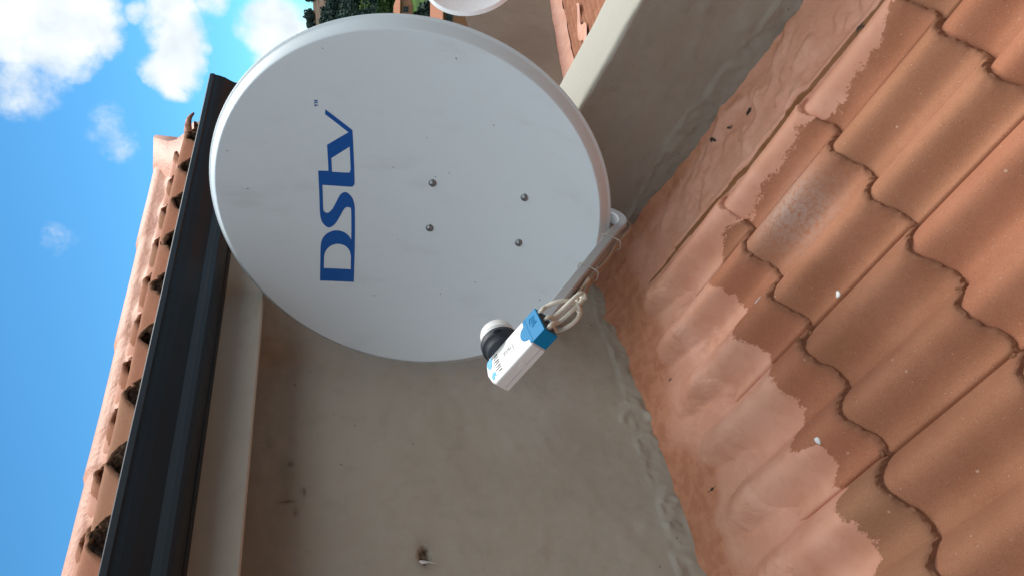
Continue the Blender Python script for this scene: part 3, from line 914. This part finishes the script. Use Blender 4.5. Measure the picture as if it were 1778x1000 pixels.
# body outline in (a, b): chamfered far end
ol = [(0, .003), (.003, 0), (BL - .010, 0), (BL, .008), (BL + .004, BW * .5), (BL, BW - .010), (BL - .006, BW), (.004, BW), (0, BW - .004)]
n = len(ol)
ol = ol[::1]
V = []
for c, ins in ((0, .0022), (.0008, .0008), (.0025, 0), (BD - .002, 0), (BD, .002)):
    cx, cy = BL / 2, BW / 2
    for a, b_ in ol:
        V.append(lp(a + (cx - a) / cx * ins, b_ + (cy - b_) / cy * ins, c))
nl = 5
F = [(k * n + i, k * n + (i + 1) % n, (k + 1) * n + (i + 1) % n, (k + 1) * n + i) for k in range(nl - 1) for i in range(n)] + [tuple(range(n))[::-1], tuple(range((nl - 1) * n, nl * n))]
feed = obj("feed_box", V, F, M_white, dish)
# side clip notch and seam on the lower face
MB().box(.036, .046, 0, .0006, .004, .012, o=lp(0, BW, .006), ax=LA, ay=LB, az=LCx).build("clip", M_white, feed)
MB().box(.002, BL - .008, 0, .0003, .0178, .0184, o=lp(0, BW, 0), ax=LA, ay=LB, az=LCx).build("seam", simple("seam_grey", (.35, .35, .35, 1)), feed)


def lab(name, poly, mat, lift=.0004, par=feed):
    V = [lp(a, b_, -lift) for a, b_ in poly]; return obj(name, V, [tuple(range(len(poly)))], mat, par)


# blue connector cover with a rounded tongue
bm_ = MB()
tong = [(0.0, .0085)] + [(.0165 * math.sin(t) * 1.0, BW * .5 - .019 * math.cos(t)) for t in np.linspace(.0, math.pi, 13)] + [(0.0, BW - .0085)]
tongue = [(-.002, .003), (.0045, .004), (.004, .010)] + [(.004 + .0135 * math.sin(t), BW * .5 - .0165 * math.cos(t)) for t in np.linspace(.12, math.pi - .12, 13)] + [(.004, BW - .010), (.0045, BW - .004), (-.002, BW - .003)]
V = [lp(a, b_, -.0010) for a, b_ in tongue] + [lp(a, b_, .004) for a, b_ in tongue]
n = len(tongue)
bm_.add(V, [tuple(range(n)), tuple(range(n, 2 * n))[::-1]] + [(i, i + n, (i + 1) % n + n, (i + 1) % n) for i in range(n)])
bm_.box(-.027, .001, .0015, BW - .0015, -.0005, BD - .001, o=LO, ax=LA, ay=LB, az=LCx)
cover = bm_.build("connector_cover", M_blue, feed, bevel=.0008)
# recessed dark end
MB().box(-.0272, -.0268, .006, BW - .006, .004, BD - .005, o=LO, ax=LA, ay=LB, az=LCx).build("connector_recess", M_dark, feed)
# embossed lugs on the cover
em = MB()
for (a0, b0, a1, b1) in ((-.021, .016, -.010, .013), (-.021, .030, -.010, .033), (-.010, .013, -.007, .023), (-.010, .033, -.007, .023), (-.019, .0195, -.011, .0185), (-.019, .0235, -.010, .0232), (-.019, .0270, -.011, .0278)):
    em.tube([lp(a0, b0, -.0008), lp(a1, b1, -.0008)], .0006, 6)
em.build("embossed_mark", M_blue, feed)
# white sticker, small print; the code square is left out
lab("sticker", [(.034, .018), (.032, .020), (.032, .052), (.034, .054), (.058, .054), (.060, .052), (.060, .020), (.058, .018)], M_stick)
pr = MB()


def bar(a0, a1, b0, b1): pr.add([lp(a0, b0, -.0006), lp(a1, b0, -.0006), lp(a1, b1, -.0006), lp(a0, b1, -.0006)], [(0, 1, 2, 3)])


rr = random.Random(3)
for b0 in (.0215, .0245, .0275):                       # three short lines of print
    a = .0575
    while a > .040:
        w_ = rr.uniform(.0012, .0035); bar(a - w_, a, b0 - .0003, b0 + .0017); a -= w_ + .0008
a = .0385
for w_, b0, hh in ((.0022, .021, .003), (.0022, .0255, .003), (.0022, .030, .003), (.0022, .0345, .003)): bar(.0345, .0345 + w_, b0, b0 + hh)
# printed panel near the far end
for k in range(7):
    b = .008 + k * .0061; a = .0725
    L_ = (.0125, .009, .011, .012, .010, .0125, .007)[k]
    e_ = a - .004 + L_
    q = a - .004
    while q < e_:
        w_ = rr.uniform(.001, .003); bar(q, min(q + w_, e_), b, b + .0024); q += w_ + .0006
    if k % 2 == 0: bar(.0675, .0675 + L_ * .8, b + .0026, b + .0036)
pr.build("small_print", M_ink, feed)
lab("blue_emblem", [(.079, .006), (.0825, .004), (.0915, .006), (.094, .012), (.093, .023), (.088, .026), (.084, .020), (.081, .012)], M_lblue)
lab("blue_emblem", [(.082, .040), (.087, .036), (.0915, .041), (.0925, .050), (.088, .054), (.086, .047), (.082, .049)], M_lblue)

# collar and white cap, turned round the horn axis
HC = CAP + LB * .046 - LB * 0.0


def lathe(name, prof, c0, ax, mat, parent, n=40, smooth=True):
    u = ax.orthogonal().normalized(); w_ = ax.cross(u); V = []
    for r, h in prof:
        for i in range(n):
            t = 2 * math.pi * i / n; V.append(c0 + ax * h + (u * math.cos(t) + w_ * math.sin(t)) * r)
    F = [(k * n + i, k * n + (i + 1) % n, (k + 1) * n + (i + 1) % n, (k + 1) * n + i) for k in range(len(prof) - 1) for i in range(n)]
    F += [tuple(range(n))[::-1], tuple(range((len(prof) - 1) * n, len(prof) * n))]
    return obj(name, V, F, mat, parent, smooth)


HA = (LB * -1).normalized()
lathe("collar", [(.0250, -.002), (.0262, .004), (.0290, .0118), (.0292, .012), (.0318, .0135), (.0326, .015), (.0328, .027), (.0318, .0285), (.028, .029)], HC, HA, M_dark, feed)
lathe("horn_cap", [(.0285, .024), (.0290, .030), (.0290, .0375), (.0296, .038), (.0296, .0395), (.0288, .0405), (.0285, .052), (.0272, .0565), (.023, .0595), (.012, .061), (.0005, .0612)], HC, HA, M_white, feed)
# oval grip hole on the collar
hv = HC + HA * .0165
for ang in (0.62,):
    side = (LA * -math.cos(ang) * .55 - LCx * math.sin(ang) * 1.0); side = (side - HA * side.dot(HA)).normalized(); tg = HA.cross(side)
    V = []
    for i in range(20):
        t = 2 * math.pi * i / 20; dtg = .0072 * math.cos(t); V.append(hv + HA * (.0034 * math.sin(t)) + tg * dtg + side * (math.sqrt(.0325 ** 2 - dtg ** 2) + .0006 + .0006 * math.sin(t)))
    obj("grip_hole", V, [tuple(range(20))], simple("hole_black", (.004, .004, .005, 1), .9), feed)
# four cable tails looping out of the cover and back under the arm
tails = [   # (start on the cover end), then offsets in metres (viewer's right, down, depth)
    [(.012, .006), [(.001, .017, -.002), (.0085, .034, -.006), (.0104, .050, -.004), (.0057, .064, .004), (-.0057, .070, .016)]],
    [(.026, .014), [(-.013, .031, -.006), (.0047, .050, -.014), (.019, .066, -.012), (.0217, .0755, -.004), (.014, .0785, .008)]],
    [(.040, .018), [(-.0226, .038, -.003), (-.0094, .053, -.008), (.001, .064, -.006), (.0075, .072, .002), (.017, .0755, .014)]],
    [(.050, .012), [(-.036, .034, -.004), (-.030, .050, -.010), (-.019, .064, -.010), (-.0057, .071, -.002), (.0066, .067, .010)]],
]
for (bb, cc), pl in tails:
    p0 = lp(-.024, bb, cc); p1 = lp(-.034, bb, cc)
    org = LO - LA * .027
    pts = [p0, p1] + [org + RT * a - UP * b_ + FW * c for a, b_, c in pl] + [armp(.78, ((bb - .03) * .25, .019)), armp(.60, ((bb - .03) * .25, .018))]
    MB().tube(bez(pts, 7), .0035, 10).build("cable_tail", M_cable, feed, smooth=True)
    MB().tube([lp(-.020, bb, cc), lp(-.0305, bb, cc)], .0048, 6).build("screw_connector", M_bolt, feed)

# hidden-side mount: bracket plates behind the dish and a cranked pipe from the wall
br = MB()
bk = lambda x, e, n: dp(x, e, bowl(x, e) - .003 + n)
br.box(-.075, .060, -.262, -.030, -.085, -.079, o=DC, ax=DX, ay=DE, az=DN)
for xx in (-.064, .047): br.box(xx - .002, xx + .002, -.262, -.030, -.135, -.079, o=DC, ax=DX, ay=DE, az=DN)
for x, e in ((.0462, -.044), (.0466, -.247), (-.0619, -.0412), (-.0625, -.2443)): br.tube([dp(x, e, -.085), dp(x, e, bowl(x, e) - .002)], .004, 8)
br.box(-.012, .024, -.43, -.24, -.094, -.0852, o=DC, ax=DX, ay=DE, az=DN)
br.build("mounting_bracket", M_pipe, dish)
pc = dp(-.008, -.15, -.125)
MB().tube(bez([Vector((pc.x, pc.y, pc.z + .14)), Vector((pc.x, pc.y, pc.z)), Vector((pc.x, pc.y, pc.z - .12)), Vector((pc.x, pc.y + .06, pc.z - .17)), Vector((pc.x, WY - .05, pc.z - .175)), Vector((pc.x, WY - .004, pc.z - .175))], 8), .021, 16).build("mast_pipe", M_pipe, dish, smooth=True)
MB().box(pc.x - .06, min(pc.x + .06, PX - .01), WY - .014, WY - .008, pc.z - .24, pc.z - .11).build("wall_plate", M_pipe, dish, bevel=.002)

# ------------------------------------------------------------------ white flecks lying on the tiles
def fleck(x, y, rx, ry, rot, label):
    def zt_(px_, py_):
        ok, loc, _, _ = roof.ray_cast(Vector((px_, py_, 1)) - root_loc(roof), Vector((0, 0, -1)))
        return loc.z + root_loc(roof).z
    zc = zt_(x, y)
    V = []
    N_ = 16
    for lvl, s_ in ((0, 1), (.0016, .97), (.0022, .7)):
        for i in range(N_):
            t = 2 * math.pi * i / N_; k = 1 + .12 * math.sin(3 * t + x * 40)
            a, b_ = rx * s_ * k * math.cos(t), ry * s_ * k * math.sin(t)
            px_, py_ = x + a * math.cos(rot) - b_ * math.sin(rot), y + a * math.sin(rot) + b_ * math.cos(rot)
            V.append((px_, py_, zt_(px_, py_) + .0006 + lvl))
    F = [(k * N_ + i, k * N_ + (i + 1) % N_, (k + 1) * N_ + (i + 1) % N_, (k + 1) * N_ + i) for k in range(2) for i in range(N_)] + [tuple(range(2 * N_, 3 * N_))]
    o = obj("paint_fleck", np.array([tuple(v) for v in V]) - np.array([x, y, zc]), F, M_white, None, True)
    o.location = (x, y, zc)
    tag(o, label, "paint fleck", "white flecks dropped on the tiles")


fleck(1.081, 1.059, .0075, .0035, 2.2, "half-moon white fleck on the terracotta roll nearest the pink paint, below the dish")
fleck(.972, .941, .0075, .0045, -.3, "oval white fleck higher up on bare tile, right beside the rough tile edge")
fleck(.736, 1.077, .0065, .0042, -.5, "oval white fleck on the tan tile at the ragged paint border, farthest from the dish")

# ------------------------------------------------------------------ lower wing beyond the parapet
wing = thing("building_wing", "lower wing beyond the parapet with beige upstand wall and ribbed terracotta roof", "building", (7.0, 3.2, -5.0))
V, F = box_vf((0, 0, 0), EX, EY, EZ, 3.6, 16, 3.2, 3.42, -8.0, -1.19)
V[6].z -= .13; V[7].z -= .13                      # coping falls away to the back
obj("wall", V, F, M_wing, wing)
yy_ = np.arange(-2.0, 3.2, .006); xx_ = np.concatenate([np.arange(2.2, 14, .345)])
V = []; F = []; cnt = 0
for i in range(len(xx_) - 1):
    x0, x1 = xx_[i], xx_[i + 1]
    X = np.repeat(np.array([x0, x0 + .005, x1 + .03])[:, None], len(yy_), 1); Y = np.repeat(yy_[None], 3, 0)
    t = (Y / .085) % 1.0
    hr = .024 * np.power(np.sin(np.pi * np.clip((t - .06) / .88, 0, 1)), .85)
    Z = -2.0018 - (X - 6.3621) * .128 + hr - .045 + np.array([-.004, .0, .005])[:, None]
    V.append(np.stack([X, Y, Z], -1).reshape(-1, 3)); F.append(grid_faces(3, len(yy_), cnt)); cnt += 3 * len(yy_)
M_tile2 = tile_material("wing_tile", False)
wroof = obj("roof", np.concatenate(V), np.concatenate(F), M_tile2, wing, True)
# painted flashing along the wall foot and a run of mortar
xf = np.arange(2.2, 14, .05); V = []
for x in xf:
    zb = -2.0018 - (x - 6.3621) * .128; nn = float(fbm(x * 3, 0, 71, 3))
    V += [(x, 3.195, zb + .055 + nn * .02), (x, 3.185, zb + .02), (x, 3.10 + nn * .04, zb + .002), (x, 3.04 + nn * .08, zb - .02)]
obj("flashing", V, grid_faces(len(xf), 4), M_coat, wroof, True, dict(old=np.full(len(V), .05)))
V = []
for i, x in enumerate(np.arange(5.4, 6.4, .025)):
    zb = -2.0018 - (x - 6.3621) * .128; k = 1 - abs(i / 20 - 1); yc = 2.70 + .05 * math.sin(i * .3)
    V += [(x, yc + .07 * k + .01, zb), (x, yc, zb + .012), (x, yc - .07 * k - .01, zb)]
obj("mortar_smear", V, grid_faces(40, 3), M_coat, wroof, True, dict(old=np.zeros(len(V))))

# second dish, on the wing
d2C = Vector((6.68, 2.60, -1.13))
n2 = Vector((math.cos(R_(-118)) * math.cos(R_(20)), math.sin(R_(-118)) * math.cos(R_(20)), math.sin(R_(20))))
x2 = EZ.cross(n2).normalized(); e2 = n2.cross(x2)
d2 = thing("satellite_dish", "small white satellite dish beyond the parapet, cut off by the edge of the photo", "satellite dish", d2C - e2 * .45)
f2 = lambda x, e, n: d2C + x2 * x + e2 * e + n2 * n
M_dish2 = simple("dish_white", (0.80, 0.82, 0.84, 1), .4, .4, 0, .03)
make_dish_shell(f2, "reflector", d2, M_dish2)
MB().tube(bez([f2(0, -.30, -.09), f2(0, -.45, -.07), f2(0, -.458, 0), f2(0, -.32, .40)], 6), 0, rect=(.02, .028)).build("arm", M_arm, d2)
lathe("feed_horn", [(.02, 0), (.03, .02), (.03, .06), (.001, .062)], f2(0, -.26, .46), (f2(0, -.02, -.04) - f2(0, -.26, .46)).normalized(), M_white, d2)
MB().tube(bez([f2(0, .10, -.10), f2(0, .10, -.16) + RT * .12 - EZ * .05, f2(0, .10, -.16) + RT * .16 - EZ * .5, f2(0, .10, -.16) + RT * .16 - EZ * 1.1], 8), .024, 12).build("mast_pipe", M_pipe, d2, smooth=True)

# ------------------------------------------------------------------ land beyond
PR = [(0, -5.0), (12, -5.4), (40, -11), (62, -14.2), (92, -15.3), (140, -13.3), (170, -12.6), (260, -4.6), (330, 3.4), (385, 9.6), (420, 13.6), (500, 9), (800, -30), (2600, -120)]


def zland(x, y):
    r = np.hypot(x, y)
    z = np.interp(r, [p[0] for p in PR], [p[1] for p in PR])
    az = np.degrees(np.arctan2(y, x)); da = np.abs((az + 105 + 180) % 360 - 180)
    z = z + (1 - sstep(45, 80, da)) * np.clip(r - 14, 0, 130) * .55      # unseen bank added behind the viewer to block low sky light
    return z + fbm(x * .012, y * .012, 200, 3) * 5 * sstep(180, 420, r) - 1.2 * sstep(180, 420, r)


ra = np.concatenate([np.linspace(.5, 200, 60), np.linspace(206, 520, 60), np.linspace(560, 2600, 20)]); th = np.linspace(0, 2 * np.pi, 181)
RA, TH = np.meshgrid(ra, th, indexing='ij'); X = RA * np.cos(TH); Y = RA * np.sin(TH)
Mg = Mat("land", .95, .1)
gp_ = Mg.n.new("ShaderNodeVectorMath"); gp_.operation = 'LENGTH'; Mg.l.new(Mg.tc.outputs["Object"], gp_.inputs[0])
bare = Mg.step(gp_.outputs["Value"], 300, 340)
gcol = Mg.mix(Mg.step(Mg.noise(.15, 6, .6), .35, .65), (0.045, 0.085, 0.020, 1), (0.085, 0.150, 0.035, 1))
ecol = Mg.mix(Mg.step(Mg.noise(.10, 6, .65), .40, .60), (0.150, 0.095, 0.065, 1), (0.085, 0.070, 0.045, 1))
sx = Mg.n.new("ShaderNodeSeparateXYZ"); Mg.l.new(Mg.tc.outputs["Object"], sx.inputs[0])
bank_dark = Mg.mix(Mg.step(Mg.noise(.2, 6, .6), .3, .7), (0.022, 0.020, 0.015, 1), (0.045, 0.040, 0.030, 1))  # ground on the unseen side kept dark so it bounces little light
gcol = Mg.mix(Mg.step(sx.outputs[1], 5, 12), bank_dark, gcol)
Mg.color(Mg.mix(bare, gcol, ecol)); Mg.bump(Mg.noise(.8, 5), .3)
land = obj("ground", np.stack([X, Y, zland(X, Y)], -1).reshape(-1, 3), grid_faces(len(ra), len(th)), Mg.m, None, True)
land["kind"] = "structure"


def pol(az, r, dz=0):
    x, y = r * math.cos(R_(az)), r * math.sin(R_(az)); return Vector((x, y, float(zland(x, y)) + dz))


# footpath across the lawn
V = []
for i, az in enumerate(np.linspace(8, 44, 50)):
    r = 126 + 2 * math.sin(i * .2)
    V += [pol(az, r, .08), pol(az, r + 5.5, .08)]
path = obj("path", V, grid_faces(50, 2), simple("path_concrete", (.33, .33, .30, 1), .9), None, True); path["kind"] = "structure"

M_leaf = Mat("foliage_hazy", .8, .15)
M_leaf.color(M_leaf.mix(M_leaf.noise(.7, 3), (0.024, 0.050, 0.045, 1), (0.065, 0.095, 0.070, 1))); M_leaf = M_leaf.m  # distance haze put into the leaf colour, paler and bluer
M_leaf2 = Mat("foliage_mid", .8, .15)
M_leaf2.color(M_leaf2.mix(M_leaf2.noise(.9, 3), (0.020, 0.050, 0.016, 1), (0.060, 0.110, 0.030, 1))); M_leaf2 = M_leaf2.m
M_bark = simple("bark", (.10, .075, .055, 1), .9, bscale=20, bdist=.02)


def leaf_cloud(c, rx, rz, n, size, g):
    """leaf clumps: small quads scattered in lobes through an ellipsoid"""
    lobes = g.normal(0, 1, (7, 3)); lobes /= np.linalg.norm(lobes, axis=1)[:, None]; lobes *= g.uniform(.2, .62, (7, 1))
    li = g.integers(0, 7, n)
    p = g.normal(0, 1, (n, 3)); p /= np.linalg.norm(p, axis=1)[:, None]; p *= (g.uniform(.35, 1, (n, 1)) ** .5) * .50
    p = (p + lobes[li]) * np.array([rx, rx, rz]) + np.array(c)
    a = g.normal(0, 1, (n, 3)); a /= np.linalg.norm(a, axis=1)[:, None]
    b = np.cross(a, g.normal(0, 1, (n, 3))); b /= np.linalg.norm(b, axis=1)[:, None]
    s = size * g.uniform(.6, 1.3, (n, 1))
    return np.stack([p - a * s - b * s * .6, p + a * s - b * s * .5, p + a * s * .7 + b * s * .6, p - a * s * .8 + b * s * .7], 1).reshape(-1, 3)


# wooded hillside (reads as one mass)
g = np.random.default_rng(12)
Vs = []
cnt = 0
while cnt < 1100:
    az = g.uniform(8, 46); r = math.sqrt(g.uniform(172 ** 2, 432 ** 2)) if cnt > 170 else g.uniform(404, 436)
    if 312 + 8 * math.sin(az * .8) < r < 404 + 8 * math.sin(az * 1.1): 
        if g.uniform() > .06: continue
    p = pol(az, r); h = g.uniform(4.0, 7.5) * (.7 if r > 380 else 1)
    rx = h * g.uniform(.40, .6)
    Vs.append(leaf_cloud((p.x, p.y, p.z + h * .55), rx, h * .55, 300, .44, g)); cnt += 1
Vf = np.concatenate(Vs)
wood = obj("woodland", Vf, np.arange(len(Vf)).reshape(-1, 4), M_leaf, None, False); wood["kind"] = "stuff"
wood["label"] = "dark green woodland covering the far hillside"; wood["category"] = "woodland"


def tree(az, r, h, rx, label, mat=None, n=900, size=.16, name="tree"):
    p = pol(az, r)
    t = thing(name, label, "tree", p, "trees around the far houses")
    tb = MB().tube([p + Vector((0, 0, -.2)), p + Vector((.1, 0, h * .3)), p + Vector((-.1, .1, h * .7))], [h * .035, h * .025, h * .01], 8)
    for k in range(4):
        a = k * 1.7; tb.tube([p + Vector((0, 0, h * .3)), p + Vector((math.cos(a) * rx * .5, math.sin(a) * rx * .5, h * (.55 + .06 * k)))], [h * .015, h * .006], 6)
    tb.build("trunk", M_bark, t, smooth=True)
    V = leaf_cloud((p.x, p.y, p.z + h * .58), rx, h * .5, n, size, g)
    obj("crown", V, np.arange(len(V)).reshape(-1, 4), mat or M_leaf2, t)


tree(24.6, 104, 5.5, 3.2, "rounded dark green tree just behind the nearer orange brick house", M_leaf, 1500, .3)
tree(26.6, 84, 3.2, 1.6, "low bushy tree in front of the nearer orange brick house", M_leaf, 900, .2)
tree(28.0, 96, 4.5, 2.2, "dark tree standing left of the orange brick house", M_leaf, 900, .25)
tree(21.0, 100, 6.0, 3.0, "broad tree standing right of the orange brick house", M_leaf2, 900, .3)
tree(23.3, 160, 6.0, 3.4, "broad green tree beside the farther brick house", M_leaf2, 900, .4)
tree(26.8, 158, 5.0, 2.8, "green tree left of the farther brick house", M_leaf, 900, .4)

M_brick = Mat("orange_brick", .9, .2)
bt = M_brick.n.new("ShaderNodeTexBrick"); M_brick.l.new(M_brick.tc.outputs["Object"], bt.inputs["Vector"])
bt.inputs["Scale"].default_value = 2.2; bt.inputs["Color1"].default_value = (0.42, 0.165, 0.085, 1); bt.inputs["Color2"].default_value = (0.36, 0.14, 0.075, 1); bt.inputs["Mortar"].default_value = (0.40, 0.25, 0.18, 1)
M_brick.color(bt.outputs["Color"]); M_brick = M_brick.m
M_rf = simple("far_roof_tile", (0.40, 0.17, 0.095, 1), .9, scale=2, bscale=5, bdist=.03)
M_glass = simple("window_glass", (0.03, 0.04, 0.06, 1), .12, .6)
M_frame = simple("window_frame", (0.10, 0.09, 0.09, 1), .6)


def far_house(az, r, w, d, h, rh, label, wins, turn=0.0, over=.5, mat=None, rmat=None, cat="house"):
    p = pol(az, r); fx = Vector((-math.sin(R_(az + turn)), math.cos(R_(az + turn)), 0)); fd = Vector((math.cos(R_(az + turn)), math.sin(R_(az + turn)), 0))
    t = thing("brick_house", label, cat, p)
    MB().box(-w / 2, w / 2, 0, d, -1.5, h, o=p, ax=fx, ay=fd).build("wall", mat or M_brick, t)
    V = [p + fx * a + fd * b_ + EZ * c for a, b_, c in ((-w / 2 - over, -over, h), (w / 2 + over, -over, h), (w / 2 + over, d + over, h), (-w / 2 - over, d + over, h), (-w / 2 + 1, d / 2, h + rh), (w / 2 - 1, d / 2, h + rh))]
    V2 = [v - EZ * .12 for v in V[:4]]
    obj("roof", V + V2, [(0, 1, 5, 4), (1, 2, 5), (2, 3, 4, 5), (3, 0, 4), (0, 6, 7, 1), (1, 7, 8, 2), (2, 8, 9, 3), (3, 9, 6, 0), (6, 9, 8, 7)], rmat or M_rf, t)
    for a, z, ww, hh in wins:
        f = MB()
        for q in ((a - ww / 2 - .05, a - ww / 2, z, z + hh), (a + ww / 2, a + ww / 2 + .05, z, z + hh), (a - ww / 2 - .05, a + ww / 2 + .05, z - .05, z), (a - ww / 2 - .05, a + ww / 2 + .05, z + hh, z + hh + .05), (a - .03, a + .03, z, z + hh)):
            f.box(q[0], q[1], -.06, -.001, q[2], q[3], o=p, ax=fx, ay=fd)
        wo = f.build("window", M_frame, t)
        MB().box(a - ww / 2, a + ww / 2, -.02, -.0015, z, z + hh, o=p, ax=fx, ay=fd).build("pane", M_glass, wo)
    return t


far_house(24.1, 91, 6.6, 7, 4.1, .95, "orange brick house with a dark window, the nearer one seen above the dish rim", [(-.25, 3.0, 1.3, .62), (2.4, 3.0, .7, .6), (-2.3, 2.9, .9, .7)], turn=4)
far_house(23.9, 150, 3.0, 6, 2.3, .9, "small farther brick house beyond the lawn, half hidden by trees", [(-.6, .8, .9, .8)], turn=-10)
far_house(23.1, 330, 3.0, 3.0, 2.6, .5, "tiny white hut high among the trees on the hillside", [(0, 1, .6, .7)], mat=M_white, rmat=M_white, cat="hut").name = "hut"
p = pol(23.3, 418)
mast = thing("radio_mast", "thin mast standing on the hill crest against the cloud", "mast", p)
mb = MB().tube([p, p + EZ * 9.5], .13, 6); mb.tube([p + EZ * 8 - EY * .8, p + EZ * 8 + EY * .8], .07, 5); mb.build("pole", M_pipe, mast)
